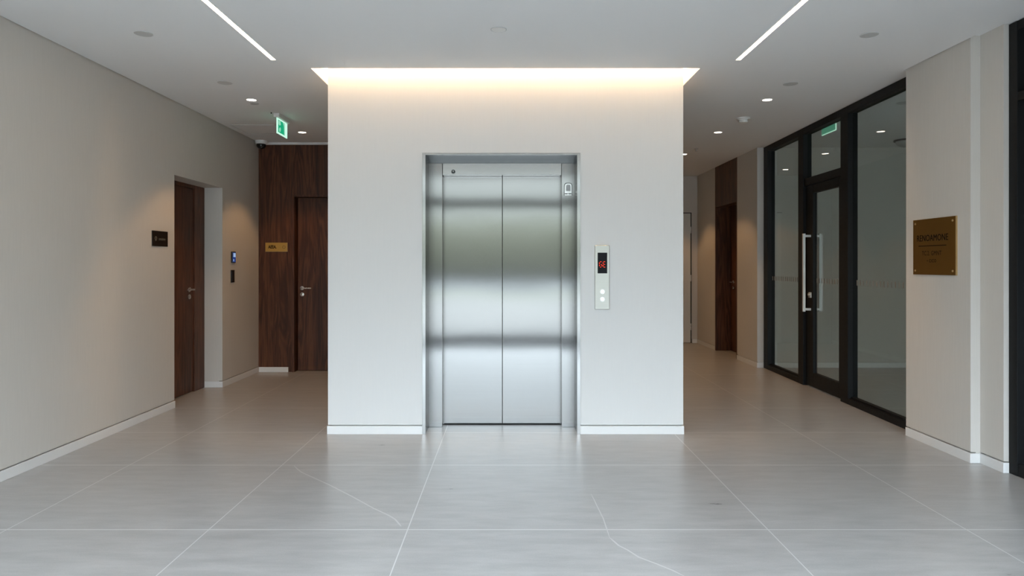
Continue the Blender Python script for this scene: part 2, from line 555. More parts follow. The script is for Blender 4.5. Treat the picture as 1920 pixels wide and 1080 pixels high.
BH = 0.066       # skirting height, shadow groove above it
def wall_seg(mb, axis, face, thick_to, a0, a1, z1=3.2):
    """wall slab whose visible face lies at 'face' and whose back lies at thick_to; groove at the foot"""
    s = 0.035 if thick_to > face else -0.035
    if axis == 'X':      # face at constant x, runs along y
        lo, hi = sorted((face, thick_to)); mb.box(lo, hi, a0, a1, BH + 0.008, z1)
        lo, hi = sorted((face + s, thick_to)); mb.box(lo, hi, a0, a1, 0.0, BH + 0.008)
    else:
        lo, hi = sorted((face, thick_to)); mb.box(a0, a1, lo, hi, BH + 0.008, z1)
        lo, hi = sorted((face + s, thick_to)); mb.box(a0, a1, lo, hi, 0.0, BH + 0.008)

# left wall, with the door recess
D1A, D1B, D1Z = 6.43, 7.506, 2.194
w = MB()
wall_seg(w, 'X', XL, XL - 0.45, YW, D1A)
wall_seg(w, 'X', XL, XL - 0.45, D1B, 8.9)
w.box(XL - 0.45, XL, D1A, D1B, D1Z, 3.2)
w.box(XL - 0.45, XL - 0.26, D1A, D1B, 0.0, D1Z)
struct(w, 'wall_left', M['wall'])
b = MB()
b.box(XL - 0.012, XL + 0.006, YW, D1A + 0.006, 0, BH, 0.0015)
b.box(XL - 0.204, XL + 0.006, D1B - 0.006, D1B + 0.012, 0, BH, 0.0015)
b.box(XL - 0.012, XL + 0.006, D1B + 0.012, YB, 0, BH, 0.0015)
struct(b, 'baseboard_left', M['base'])

# lift core
FX0, FX1, FZ = -0.6916, 0.564, 2.236      # outer size of the steel lift frame
w = MB()
wall_seg(w, 'Y', CY0, CY0 + 0.2, CX0, FX0 + 0.004, 3.04)
wall_seg(w, 'Y', CY0, CY0 + 0.2, FX1 - 0.004, CX1, 3.04)
w.box(FX0 + 0.004, FX1 - 0.004, CY0, CY0 + 0.2, FZ - 0.004, 3.04)
wall_seg(w, 'X', CX0, CX0 + 0.15, CY0 + 0.2, CY1, 3.04)
wall_seg(w, 'X', CX1, CX1 - 0.15, CY0 + 0.2, CY1, 3.04)
struct(w, 'wall_core', M['core'])
b = MB()
b.box(CX0 - 0.006, FX0, CY0 - 0.006, CY0 + 0.012, 0, BH, 0.0015)
b.box(FX1, CX1 + 0.006, CY0 - 0.006, CY0 + 0.012, 0, BH, 0.0015)
b.box(CX0 - 0.006, CX0 + 0.012, CY0 + 0.012, YB - 0.002, 0, BH, 0.0015)
b.box(CX1 - 0.012, CX1 + 0.006, CY0 + 0.012, CY1, 0, BH, 0.0015)
struct(b, 'baseboard_core', M['base'])

# dark wood wall closing the left side, with its door opening
DX0, DX1, DZ = -2.735, -1.80, 2.228
w = MB()
w.box(XL, DX0 - 0.003, YB, YB + 0.25, 0.062, 2.856)
w.box(XL, DX0 - 0.003, YB + 0.01, YB + 0.25, 0.0, 0.062)
w.box(DX0 + 0.0, DX1, YB, YB + 0.25, DZ, 2.856)
w.box(DX1, CX0, YB, YB + 0.25, 0, 2.856)
w.box(DX0 - 0.003, DX1, YB + 0.18, YB + 0.25, 0, DZ)
struct(w, 'wall_back', M['wood'])
b = MB(); b.box(XL + 0.006, -2.78, YB - 0.008, YB + 0.012, 0, 0.062, 0.002)
struct(b, 'baseboard_back', M['base'])
t = MB(); t.box(XL, CX0, YB - 0.02, YB + 0.25, 2.858, 3.2)
struct(t, 'trim_1', M['ceil'])

# right side: short wall pier with a step, then the black entrance frame
w = MB()
wall_seg(w, 'X', 3.135, 3.70, 4.64, 5.394)
wall_seg(w, 'X', 3.20, 3.70, 4.42, 4.64)
struct(w, 'wall_right', M['wall'])
b = MB()
b.box(3.129, 3.147, 4.634, 5.394, 0, BH, 0.0015)
b.box(3.147, 3.206, 4.634, 4.652, 0, BH, 0.0015)
b.box(3.194, 3.212, 4.414, 4.634, 0, BH, 0.0015)
b.box(3.212, 3.232, 4.414, 4.432, 0, BH, 0.0015)
struct(b, 'baseboard_right', M['base'])

# room behind the glass and the far right corridor
XR = 3.25
R3A, R3B, R3Z = 9.77, 10.75, 2.25
w = MB()
w.box(XR, 6.6, 8.95, R3A - 0.03, BH + 0.008, 3.2)
w.box(XR + 0.014, 6.6, 8.964, R3A - 0.03, 0, BH + 0.008)
wall_seg(w, 'X', XR, 3.9, R3B + 0.03, CY1)
w.box(3.56, 3.9, R3A - 0.03, R3B + 0.03, 0, 3.2)
struct(w, 'wall_corridor', M['wall'])
w = MB(); wall_seg(w, 'Y', CY1, CY1 + 0.2, CX1 - 0.2, 3.9)
struct(w, 'wall_end', M['wall'])
w = MB()
w.box(6.5, 6.7, YW, 5.6, 0, 3.2); w.box(6.5, 6.7, 6.3, 9.0, 0, 3.2)  # room runs on to the front glazing, added to bring daylight in
w.box(6.5, 6.7, 5.6, 6.3, 0, 1.0); w.box(6.5, 6.7, 5.6, 6.3, 1.7, 3.2)  # unseen opening added in this wall to light the room behind the glass
struct(w, 'wall_room', M['wall'])
b = MB()
b.box(XR - 0.006, XR + 0.012, 8.944, R3A - 0.03, 0, BH, 0.0015)
b.box(XR + 0.012, 6.5, 8.944, 8.962, 0, BH, 0.0015)
b.box(XR - 0.006, XR + 0.012, R3B + 0.03, CY1, 0, BH, 0.0015)
b.box(3.16, XR - 0.006, CY1 - 0.006, CY1 + 0.012, 0, BH, 0.0015)
struct(b, 'baseboard_corridor', M['base'])

# wood surround of the corridor door recess
t = MB()
t.box(XR - 0.002, 3.40, R3A, R3B, R3Z, HC)
t.box(XR - 0.002, 3.55, R3A - 0.03, R3A, 0, HC)
t.box(XR - 0.002, 3.55, R3B, R3B + 0.03, 0, HC)
struct(t, 'trim_2', M['wood'])

# ------------------------------------------------------------------ wooden and painted doors
def lever_handle(root, face, sgn_axis, pos, lever_dir, lock_z):
    """round rose, neck and lever, plus a lock rose. face: 'X+' faces +x, 'Y-' faces -y"""
    x, y, z = pos
    h = MB(); k = MB()
    if face == 'Y-':
        h.cyl((x, y - 0.005, z), 0.025, 0.010, 'Y', bev=0.002)
        h.cyl((x, y - 0.028, z), 0.009, 0.046, 'Y')
        h.tube([(x - 0.008 * lever_dir, y - 0.052, z), (x + 0.03 * lever_dir, y - 0.052, z + 0.001), (x + 0.125 * lever_dir, y - 0.047, z)], 0.009)
        k.cyl((x, y - 0.005, lock_z), 0.025, 0.010, 'Y', bev=0.002)
        k.cyl((x, y - 0.012, lock_z), 0.010, 0.008, 'Y', bev=0.001)
        k.box(x - 0.0015, x + 0.0015, y - 0.0165, y - 0.0155, lock_z - 0.006, lock_z + 0.006)
    else:
        s = 1 if face == 'X+' else -1
        h.cyl((x + s * 0.005, y, z), 0.025, 0.010, 'X', bev=0.002)
        h.cyl((x + s * 0.028, y, z), 0.009, 0.046, 'X')
        h.tube([(x + s * 0.052, y - 0.008 * lever_dir, z), (x + s * 0.052, y + 0.03 * lever_dir, z + 0.001), (x + s * 0.047, y + 0.12 * lever_dir, z)], 0.009)
        k.cyl((x + s * 0.005, y, lock_z), 0.025, 0.010, 'X', bev=0.002)
        k.cyl((x + s * 0.012, y, lock_z), 0.010, 0.008, 'X', bev=0.001)
    ho = h.build('door_handle', M['satin'], root)
    ko = k.build('lock_rose', M['satin'], root)
    return ho, ko

d = struct_root('door_1', (XL - 0.205, 6.97, 0))
m = MB(); m.box(-3.405, -3.362, D1A + 0.005, 7.262, 0.006, 2.152, 0.002); m.build('door_leaf', M['wood'], d)
m = MB(); m.box(-3.41, -3.350, 7.266, D1B - 0.004, 0.0, D1Z - 0.002, 0.002); m.box(-3.41, -3.350, D1A + 0.004, 7.266, 2.155, D1Z - 0.002, 0.002)
m.build('door_frame', M['wood'], d)
lever_handle(d, 'X+', 1, (-3.362, 7.165, 1.088), -1, 1.012)

d = struct_root('door_2', ((DX0 + DX1) / 2, YB + 0.1, 0))
m = MB(); m.box(DX0 + 0.045, DX1 - 0.03, YB + 0.095, YB + 0.14, 0.005, DZ - 0.03, 0.002); m.build('door_leaf', M['wood'], d)
m = MB()
m.box(DX0, DX0 + 0.032, YB - 0.012, YB + 0.2, 0, DZ, 0.002)
m.box(DX0 + 0.032, DX1 - 0.025, YB - 0.012, YB + 0.2, DZ - 0.026, DZ - 0.001, 0.002)
m.box(DX1 - 0.025, DX1 - 0.001, YB - 0.012, YB + 0.2, 0, DZ - 0.001, 0.002)
m.build('door_frame', M['wood'], d)
lever_handle(d, 'Y-', 1, (-2.655 + 0.02, YB + 0.095, 1.052), 1, 0.972)

d = struct_root('door_3', (3.50, (R3A + R3B) / 2, 0))
m = MB(); m.box(3.48, 3.525, R3A + 0.003, R3B - 0.003, 0.005, R3Z + 0.02, 0.002); m.build('door_leaf', M['wood'], d)
lever_handle(d, 'X-', 1, (3.48, 10.60, 1.08), -1, 0.99)

d = struct_root('door_4', (2.7, CY1, 0))
m = MB(); m.box(2.24, 3.128, CY1 - 0.012, CY1 - 0.001, 0.006, 2.235, 0.001); m.build('door_leaf', M['whitedoor'], d)
m = MB()
m.box(3.131, 3.147, CY1 - 0.008, CY1 - 0.001, 0, 2.252)
m.box(2.22, 3.131, CY1 - 0.008, CY1 - 0.001, 2.239, 2.252)
m.build('door_frame', M['gap'], d)
for hz in (0.28, 1.12, 1.95):
    m = MB(); m.cyl((3.131, CY1 - 0.016, hz), 0.008, 0.11, 'Z'); m.build('hinge', M['satin'], d)

# ------------------------------------------------------------------ front glazing frame behind the camera, and outdoors
d = struct_root('window_1', (0, YW, 0))
m = MB()
m.box(-3.155, 6.6, YW - 0.06, YW + 0.02, 2.36, 2.52)
m.build('transom_bar', M['black'], d)
m = MB(); m.box(-3.155, 6.6, YW - 0.06, YW + 0.02, 0.0, 0.11); m.build('bottom_rail', M['black'], d)
for mx_ in (-3.1, -1.45, 1.45, 3.2):
    m = MB(); m.box(mx_ - 0.03, mx_ + 0.03, YW - 0.06, YW + 0.02, 0.11, HC); m.build('mullion', M['black'], d)

m = MB(); m.box(-40, 40, -18.0, YW - 0.1, -0.12, -0.02); m.box(6.75, 40, YW - 0.1, 14, -0.12, -0.02)
struct(m, 'ground', M['pave'])
m = MB(); m.box(-40, 40, -23.0, -18.0, -0.14, -0.02)
struct(m, 'trim_5', M['grass'])
m = MB(); m.box(-40, 40, -48.0, -23.0, -0.14, -0.04)
struct(m, 'trim_3', M['road'])
rnd = random.Random(4)
m = MB()
for i in range(44):
    x = -44 + i * 2.05
    b2 = bmesh.new(); bmesh.ops.create_icosphere(b2, subdivisions=2, radius=1.0)
    r0 = rnd.uniform(1.7, 2.3); h0 = rnd.uniform(2.9, 3.3)
    for v in b2.verts:
        k = 1 + rnd.uniform(-0.1, 0.1)
        v.co = Vector((x + v.co.x * r0 * k, -48.0 + v.co.y * 1.6 * k, h0 * 0.8 + v.co.z * h0 * k))
        v.co.z = max(v.co.z, -0.04)
    m._merge(b2)
o = m.build('hedge', M['hedge'])
o['label'] = 'green hedge row across the road in front of the building'
o['category'] = 'hedge'
o['kind'] = 'stuff'

# ================================================================== LIFT
YP = 5.662      # jamb panel plane
YD = 5.757      # door plane
lift = thing('elevator', 'brushed stainless steel elevator with two closed doors in the white core wall', 'elevator', (-0.06, YD, 0))
m = MB()        # outer frame: thin face and deep reveal
ft = 0.024
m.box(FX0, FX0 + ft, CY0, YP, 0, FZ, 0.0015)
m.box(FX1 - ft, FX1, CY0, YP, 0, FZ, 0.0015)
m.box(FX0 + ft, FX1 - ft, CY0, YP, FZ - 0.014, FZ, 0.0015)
m.build('frame', M['steel_shade'], lift)
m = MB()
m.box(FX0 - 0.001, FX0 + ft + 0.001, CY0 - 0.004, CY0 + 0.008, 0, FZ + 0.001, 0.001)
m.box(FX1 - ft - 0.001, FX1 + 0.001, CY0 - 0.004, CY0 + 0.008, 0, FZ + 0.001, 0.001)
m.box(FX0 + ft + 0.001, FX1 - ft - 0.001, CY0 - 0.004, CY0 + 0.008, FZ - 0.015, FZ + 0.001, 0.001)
m.build('frame_trim', M['steel_lit'], lift)
PX0, PX1 = -0.5556, 0.4335
ZH = 2.190
m = MB(); m.box(FX0 + 0.002, PX0, YP, YD - 0.004, 0, ZH, 0.002); lj = m.build('jamb_panel', M['steel'], lift)
m = MB(); m.box(PX1, FX1 - 0.002, YP, YD - 0.004, 0, ZH, 0.002); rj = m.build('jamb_panel', M['steel'], lift)
m = MB(); m.box(PX0 + 0.002, PX1 - 0.002, YP + 0.001, YD - 0.01, 2.0925, ZH, 0.002); m.build('header_panel', M['steel_lit'], lift)
m = MB(); m.box(FX0 + 0.002, FX1 - 0.002, YP + 0.002, YD + 0.06, ZH + 0.001, FZ + 0.02); m.build('soffit', M['steel_deep_shade'], lift)
m = MB(); m.box(-0.60, -0.0605, YD, YD + 0.03, 0.010, 2.10, 0.0015); m.build('door_panel', M['steel_door'], lift)
m = MB(); m.box(-0.0565, 0.48, YD, YD + 0.03, 0.010, 2.10, 0.0015); m.build('door_panel', M['steel_door'], lift)
m = MB(); m.box(PX0, PX1, YD + 0.034, YD + 0.05, 0.0, ZH); m.build('shaft_shadow_board', M['gap'], lift)
m = MB(); m.box(PX0, PX1, YD - 0.006, YD + 0.034, 0.0, 0.003); m.build('door_sill', M['gap'], lift)
m = MB(); m.cyl((-0.4645, YP - 0.004, 2.119), 0.016, 0.010, 'Y', bev=0.003); sen = m.build('door_sensor', M['blackplastic'], lift)
m = MB(); m.cyl((-0.4645, YP - 0.0095, 2.122), 0.006, 0.003, 'Y'); m.build('sensor_lens', M['grey'], sen)
# small arched notice plate riveted to the right jamb
def arch(w2, h0, h1, n=10):
    pts = [(-w2, h0), (w2, h0)]
    r = w2 * 0.75
    for i in range(n + 1):
        a = math.pi / 2 * i / n
        pts.append((w2 - r + r * math.cos(a), h1 - r + r * math.sin(a)))
    for i in range(n + 1):
        a = math.pi / 2 + math.pi / 2 * i / n
        pts.append((-w2 + r + r * math.cos(a), h1 - r + r * math.sin(a)))
    return pts
nx, nz = 0.488, 1.973
m = MB(); m.prism([(nx + u, nz + v) for u, v in arch(0.034, -0.050, 0.054)], YP - 0.003, YP, 'XZ'); npl = m.build('notice_plate', M['gap'], lift)
m = MB(); m.prism([(nx + u, nz + v) for u, v in arch(0.030, -0.050, 0.049)], YP - 0.005, YP - 0.003, 'XZ'); m.build('plate_face', M['steel_edge'], npl)
m = MB(); m.prism([(nx + u, nz + 0.012 + v) for u, v in arch(0.018, -0.026, 0.026)], YP - 0.006, YP - 0.005, 'XZ'); m.build('plate_emblem', M['grey'], npl)
m = MB()
m.box(nx - 0.027, nx - 0.004, YP - 0.0062, YP - 0.005, nz - 0.041, nz - 0.034)
m.box(nx + 0.002, nx + 0.027, YP - 0.0062, YP - 0.005, nz - 0.041, nz - 0.034)
m.build('plate_print', M['gap'], npl)

# call panel
cp = thing('call_panel', 'tall steel elevator call panel with red digits on white core wall', 'call panel', (0.737, CY0, 1.0))
zc0, zc1 = 0.993, 1.502
m = MB(); m.box(0.679, 0.7955, CY0 - 0.014, CY0, zc0, zc1, 0.004, 3); m.build('faceplate', M['plate'], cp)
m = MB(); m.box(0.7005, 0.7765, CY0 - 0.0155, CY0 - 0.012, 1.279, 1.4435, 0.0015); disp = m.build('display', M['display'], cp)
m = MB()
YS = CY0 - 0.0165
def seg(u0, v0, u1, v1, t=0.0024):
    d = Vector((u1 - u0, v1 - v0)); d.normalize(); nn = Vector((-d.y, d.x)) * t
    m.prism([(u0 - nn.x, v0 - nn.y), (u0 + d.x * -0.001, v0 + d.y * -0.001), (u0 + nn.x, v0 + nn.y), (u1 + nn.x, v1 + nn.y), (u1 - nn.x, v1 - nn.y)], YS - 0.0008, YS + 0.0009, 'XZ')
gx, gz = 0.7245, 1.350      # left digit reads G, right digit reads E
seg(gx + 0.006, gz + 0.022, gx - 0.006, gz + 0.020); seg(gx - 0.010, gz + 0.015, gx - 0.010, gz + 0.003)
seg(gx - 0.010, gz - 0.003, gx - 0.009, gz - 0.013); seg(gx - 0.004, gz - 0.022, gx + 0.004, gz - 0.020)
seg(gx + 0.010, gz - 0.014, gx + 0.010, gz - 0.005); seg(gx + 0.009, gz - 0.001, gx + 0.002, gz - 0.001)
ex = 0.7535
seg(ex - 0.006, gz + 0.022, ex + 0.007, gz + 0.021); seg(ex - 0.010, gz + 0.016, ex - 0.010, gz + 0.005)
seg(ex - 0.006, gz + 0.001, ex + 0.006, gz + 0.000); seg(ex - 0.010, gz - 0.005, ex - 0.010, gz - 0.016)
seg(ex - 0.006, gz - 0.021, ex + 0.007, gz - 0.022)
m.build('digits', M['red'], disp)
for bz in (1.1345, 1.0735):
    m = MB(); m.cyl((0.7385, CY0 - 0.016, bz), 0.0148, 0.006, 'Y', bev=0.002); bt = m.build('button', M['btn'], cp)
    m = MB(); m.ring((0.7385, CY0 - 0.0155, bz), 0.0148, 0.0195, 0.006, 'Y'); m.build('button_ring', M['satin'], bt)

# ================================================================== GLASS PARTITION (its line leans slightly off the corridor)
PA = math.atan(0.02676)
PLOC = (3.235, 5.40, 0)
gp = thing('glass_partition', 'black framed full height glass partition beside the brass plaque wall', 'glass partition', PLOC, -PA)
def L(y):       # distance along the partition for a given y
    return (y - 5.40) / math.cos(PA)
FD = 0.095      # frame depth
def pbox(x0, x1, ya, yb, z0, z1, name, mat, parent, bev=0.002):
    m = MB(); m.box(x0, x1, L(ya), L(yb), z0, z1, bev); return m.build(name, mat, parent, local=True)
ZT = 2.812
pbox(0, FD, 8.795, 8.94, 0.0, HC - 0.002, 'frame_post', M['black'], gp)
pbox(0, FD, 7.66, 7.80, 0.0, HC - 0.002, 'frame_post', M['black'], gp)
pbox(0, FD, 6.59, 6.745, 0.0, HC - 0.002, 'frame_post', M['black'], gp)
pbox(0, FD, 5.40, 5.44, 0.0, HC - 0.002, 'frame_post', M['black'], gp)
for ya, yb in ((7.80, 8.795), (6.745, 7.66), (5.44, 6.59)):
    pbox(0, FD, ya, yb, ZT, HC - 0.002, 'head_rail', M['black'], gp)
for ya, yb in ((7.80, 8.795), (5.44, 6.59)):
    m = MB()
    m.box(0, FD, L(ya), L(yb), 0, 0.058, 0.002)
    m.box(0.030, FD - 0.02, L(ya), L(yb), 0.058, 0.075, 0.002)
    m.build('bottom_rail', M['black'], gp, local=True)
pbox(0.012, FD, 6.745, 7.66, 2.232, 2.312, 'transom_bar', M['black'], gp)
def pane(ya, yb, z0, z1, parent, x=0.048):
    return pbox(x, x + 0.008, ya, yb, z0, z1, 'glass_pane', M['glass'], parent, 0.0)
def marks(ya, yb, parent, x=0.0475, pitch=0.0615):
    m = MB()
    y = ya + 0.05
    while y < yb - 0.03:
        m.box(x - 0.0006, x, L(y), L(y) + 0.017, 1.150, 1.202)
        y += pitch
    return m.build('marking_strip', M['frost'], parent, local=True)
g1 = pane(7.80, 8.795, 0.075, ZT, gp); marks(7.82, 8.78, g1)
g2 = pane(6.745, 7.66, 2.312, ZT, gp)
g3 = pane(5.44, 6.59, 0.075, ZT, gp); marks(5.46, 6.57, g3)

gd = thing('glass_door', 'black framed glass door with long steel bar pull handles', 'door', PLOC, -PA)
pbox(0.030, 0.078, 7.465, 7.652, 0.012, 2.222, 'door_stile', M['black'], gd)
pbox(0.030, 0.078, 6.755, 6.845, 0.012, 2.222, 'door_stile', M['black'], gd)
pbox(0.030, 0.078, 6.845, 7.465, 2.135, 2.222, 'door_rail', M['black'], gd)
pbox(0.030, 0.078, 6.845, 7.465, 0.012, 0.165, 'door_rail', M['black'], gd)
g4 = pane(6.845, 7.465, 0.165, 2.135, gd, 0.05); marks(6.86, 7.46, g4, 0.0495)
for side in (-1, 1):
    m = MB()
    xb = 0.030 - 0.075 if side < 0 else 0.078 + 0.050
    xf = 0.030 if side < 0 else 0.078
    yb = L(7.525)
    m.box(xb - 0.014, xb + 0.014, yb - 0.014, yb + 0.014, 0.832, 1.692, 0.003)
    for hz in (0.858, 1.666):
        lo, hi = sorted((xb, xf)); m.box(lo, hi, yb - 0.011, yb + 0.011, hz - 0.013, hz + 0.013, 0.002)
    m.build('pull_handle', M['bar'], gd, local=True)
m = MB()
m.box(0.018, 0.030, L(7.50), L(7.56), 0.985, 1.045, 0.003)
m.cyl((0.012, L(7.53), 1.02), 0.012, 0.02, 'X')
m.build('lock_case', M['bar'], gd, local=True)

# black entrance frame at the right edge
ef = thing('entrance_frame', 'black metal entrance frame with dark glass at the right edge', 'entrance frame', (3.232, 3.6, 0))
m = MB(); m.box(3.232, 3.36, 4.345, 4.418, 0, 2.90, 0.002); m.build('frame_post', M['black'], ef)
m = MB(); m.box(3.232, 3.36, 2.95, 3.02, 0, 2.90, 0.002); m.build('frame_post', M['black'], ef)
m = MB(); m.box(3.236, 3.36, 3.02, 4.345, 2.39, 2.446, 0.002); m.build('transom_bar', M['black'], ef)
m = MB(); m.box(3.236, 3.36, 3.02, 4.345, 2.842, 2.90, 0.002); m.build('head_rail', M['black'], ef)
m = MB(); m.box(3.236, 3.36, 3.02, 4.345, 0.0, 0.08, 0.002); m.build('bottom_rail', M['black'], ef)
m = MB(); m.box(3.30, 3.312, 3.02, 4.345, 0.08, 2.39); m.build('glass_pane', M['darkglass'], ef)
m = MB(); m.box(3.30, 3.312, 3.02, 4.345, 2.446, 2.842); m.build('glass_pane', M['darkglass'], ef)
# wall beyond the entrance frame, towards the front and a black board that paints the space behind dark
w = MB()
w.box(3.20, 3.70, YW, 2.95, 0, 3.2)
w.box(3.68, 3.90, 2.95, 5.0, 0, 3.2)
struct(w, 'wall_entrance', M['wall'])
m = MB(); m.box(3.55, 3.675, 2.96, 4.41, 0.0, 2.89); struct(m, 'dark_backing', M['black'])

# ================================================================== SIGNS
# brass plaque on the right pier (faces -x); u runs towards smaller y
def rightwall(y0, z0, xf):
    return lambda u, v, wd: (xf - wd, y0 - u, z0 + v)
ya, yb = 3.135 * 1280 / 840.0, 3.135 * 1280 / 760.0      # near 4.777, far 5.280
zt = 1.345 + (497 - 410) / (1280 / 5.03) + 0.0
z_a, z_b = 1.273, 1.690
pq = thing('brass_plaque', 'large square brass plaque with dark engraved lettering on the right wall', 'plaque', (3.135, (ya + yb) / 2, (z_a + z_b) / 2))
m = MB(); m.box(3.123, 3.135, ya, yb, z_a, z_b, 0.001); m.build('plate', [M['brass']], pq)
m = MB(); m.box(3.1225, 3.135, ya - 0.002, ya, z_a, z_b); m.build('edge_strip', M['brass_edge'], pq)
for sy in (ya + 0.03, yb - 0.03):
    for sz in (z_a + 0.03, z_b - 0.03):
        m = MB(); m.cyl((3.121, sy, sz), 0.008, 0.006, 'X', bev=0.002); m.build('screw', M['brass_edge'], pq)
m = MB()
pl = rightwall((ya + yb) / 2 + 0.015, (z_a + z_b) / 2, 3.1228)
for du in (-0.0014, 0.0, 0.0014):
    add_text(m, 'RENOAMONE', 0.068, lambda u, v, w_: pl(u + du, v + 0.063, w_), thick=0.0008 + du * 0.05, spacing=1.04, sx=0.86)
x0, y0, z0 = pl(0.165, 0.004, 0.0009); x1, y1, z1 = pl(-0.165, 0.0095, 0.0)
m.box(x0, x1, y0, y1, z0, z1)
add_text(m, 'TC.2. GMNT', 0.046, lambda u, v, w_: pl(u - 0.005, v - 0.050, w_), spacing=1.05, sx=0.9)
add_text(m, '\u2022 CICO', 0.032, lambda u, v, w_: pl(u - 0.005, v - 0.106, w_), bold=0.0006, spacing=1.15)
m.build('lettering', M['ink'], pq)

# dark room sign on the left wall (faces +x); u runs towards larger y
ps = thing('door_sign', 'small dark brown square sign on the left wall near the recessed door', 'sign', (XL, 6.155, 1.583))
m = MB(); m.box(XL, XL + 0.008, 6.022, 6.292, 1.514, 1.651, 0.001); m.build('plate', M['signblack'], ps)
lw = lambda u, v, w_: (XL + 0.0082 + w_, 6.157 + u, 1.583 + v)
m = MB(); m.ring((XL + 0.0085, 6.078, 1.585), 0.011, 0.017, 0.001, 'X')
m.box(XL + 0.008, XL + 0.009, 6.073, 6.083, 1.560, 1.570)
m.build('emblem', M['signgrey'], ps)
m = MB(); add_text(m, 'annunney', 0.034, lambda u, v, w_: lw(u + 0.030, v - 0.003, w_), bold=0.0004, sx=0.9); m.build('lettering', M['signgrey'], ps)

# gold sign on the wood wall (faces -y)
sxa, sxb = (498 - 955) / 149.0, (539.5 - 955) / 149.0
sza, szb = 1.345 + (497 - 472) / 149.0, 1.345 + (497 - 455) / 149.0
gs = thing('gold_sign', 'wide gold name plate on the dark wood wall beside the door', 'sign', ((sxa + sxb) / 2, YB, (sza + szb) / 2))
m = MB(); m.box(sxa, sxb, YB - 0.008, YB, sza, szb, 0.001); m.build('plate', M['gold'], gs)
m = MB()
m.box(sxa, sxb, YB - 0.0095, YB - 0.0075, sza, sza + 0.004); m.box(sxb - 0.006, sxb, YB - 0.0095, YB - 0.0075, sza, szb)
m.build('rim', M['brass_edge'], gs)
m = MB(); add_text(m, 'AEEA.', 0.056, lambda u, v, w_: ((sxa * 0.68 + sxb * 0.32) + u, YB - 0.0083 - w_, (sza + szb) / 2 + v + 0.002), bold=0.002, sx=0.72)
m.build('lettering', M['ink'], gs)
m = MB(); m.ring((sxb - 0.045, YB - 0.0085, (sza + szb) / 2), 0.014, 0.020, 0.001, 'Y'); m.build('emblem', M['ink_soft'], gs)

# access reader and switch on the left wall beyond the recess
rd = thing('access_reader', 'small blue lit access reader on left wall near the wood panelling', 'card reader', (XL, 7.787, 1.434))
m = MB(); m.box(XL, XL + 0.016, 7.736, 7.838, 1.370, 1.499, 0.004); m.build('case', M['blackplastic'], rd)
m = MB(); m.box(XL + 0.0155, XL + 0.0172, 7.744, 7.832, 1.378, 1.488); sc_ = m.build('screen', M['bluescreen'], rd)
m = MB(); m.box(XL + 0.017, XL + 0.0178, 7.762, 7.776, 1.436, 1.482); m.box(XL + 0.017, XL + 0.0178, 7.786, 7.822, 1.436, 1.482)
m.box(XL + 0.017, XL + 0.0178, 7.764, 7.780, 1.388, 1.414); m.build('screen_icons', M['bluewhite'], sc_)
sw = thing('wall_switch', 'plain dark rectangular switch plate below the blue access reader', 'switch', (XL, 7.773, 1.218))
m = MB(); m.box(XL, XL + 0.009, 7.728, 7.820, 1.147, 1.289, 0.002); m.build('plate', M['signblack'], sw)
m = MB(); m.box(XL + 0.009, XL + 0.0125, 7.742, 7.806, 1.163, 1.273, 0.0015); m.build('rocker', M['signblack'], sw)

# exit sign in the left corridor (hangs along y, read from the right)
XE = -2.356
es = thing('exit_sign', 'green lit exit sign hanging from ceiling above the left corridor', 'exit sign', (XE, 7.07, HC))
m = MB()
m.box(XE - 0.032, XE + 0.032, 6.90, 7.25, 2.842, HC, 0.010, 3)
m.build('housing', M['white'], es)
m = MB(); m.cyl((XE - 0.045, 6.885, HC - 0.006), 0.006, 0.012); m.build('status_lamp', M['blackplastic'], es)
m = MB(); m.box(XE - 0.004, XE + 0.004, 6.917, 7.232, 2.684, 2.840); ep = m.build('panel', M['mint'], es)
m = MB(); m.box(XE - 0.005, XE + 0.005, 6.945, 7.150, 2.700, 2.826); m.build('green_field', M['green'], ep)
xa, xb = XE + 0.005, XE + 0.006
for nm, pts in (('running_figure', [(6.955, 2.818), (7.010, 2.824), (7.022, 2.786), (6.985, 2.772), (6.955, 2.782)]),
                ('arrow_mark', [(6.968, 2.735), (7.000, 2.760), (7.022, 2.745), (7.012, 2.716), (6.980, 2.706)]),
                ('doorway_mark', [(7.085, 2.824), (7.145, 2.824), (7.145, 2.702), (7.128, 2.702), (7.120, 2.790)])):
    m = MB(); m.prism(pts, xa, xb, 'YZ'); m.build(nm, M['mint2'], ep)

# exit sign behind the partition glass
XE2 = 3.48
e2 = thing('exit_sign', 'pale green exit sign behind the glass transom above the glass door', 'exit sign', (XE2, 7.42, HC))
k2 = XE2 / 1280.0
y2a, y2b = XE2 * 1280 / (1568 - 955.0), XE2 * 1280 / (1541.5 - 955.0)
zb2 = 1.345 + 0.4128 * XE2
m = MB(); m.box(XE2 - 0.03, XE2 + 0.03, y2a - 0.05, y2b + 0.02, HC - 0.03, HC, 0.008); m.build('housing', M['white'], e2)
m = MB(); m.box(XE2 - 0.004, XE2 + 0.004, y2a, y2b, zb2, HC - 0.03); ep2 = m.build('panel', M['mint'], e2)
m = MB(); m.box(XE2 - 0.0056, XE2 - 0.004, y2a + 0.014, y2b, zb2 + 0.010, HC - 0.03); m.build('green_field', M['dimgreen'], ep2)

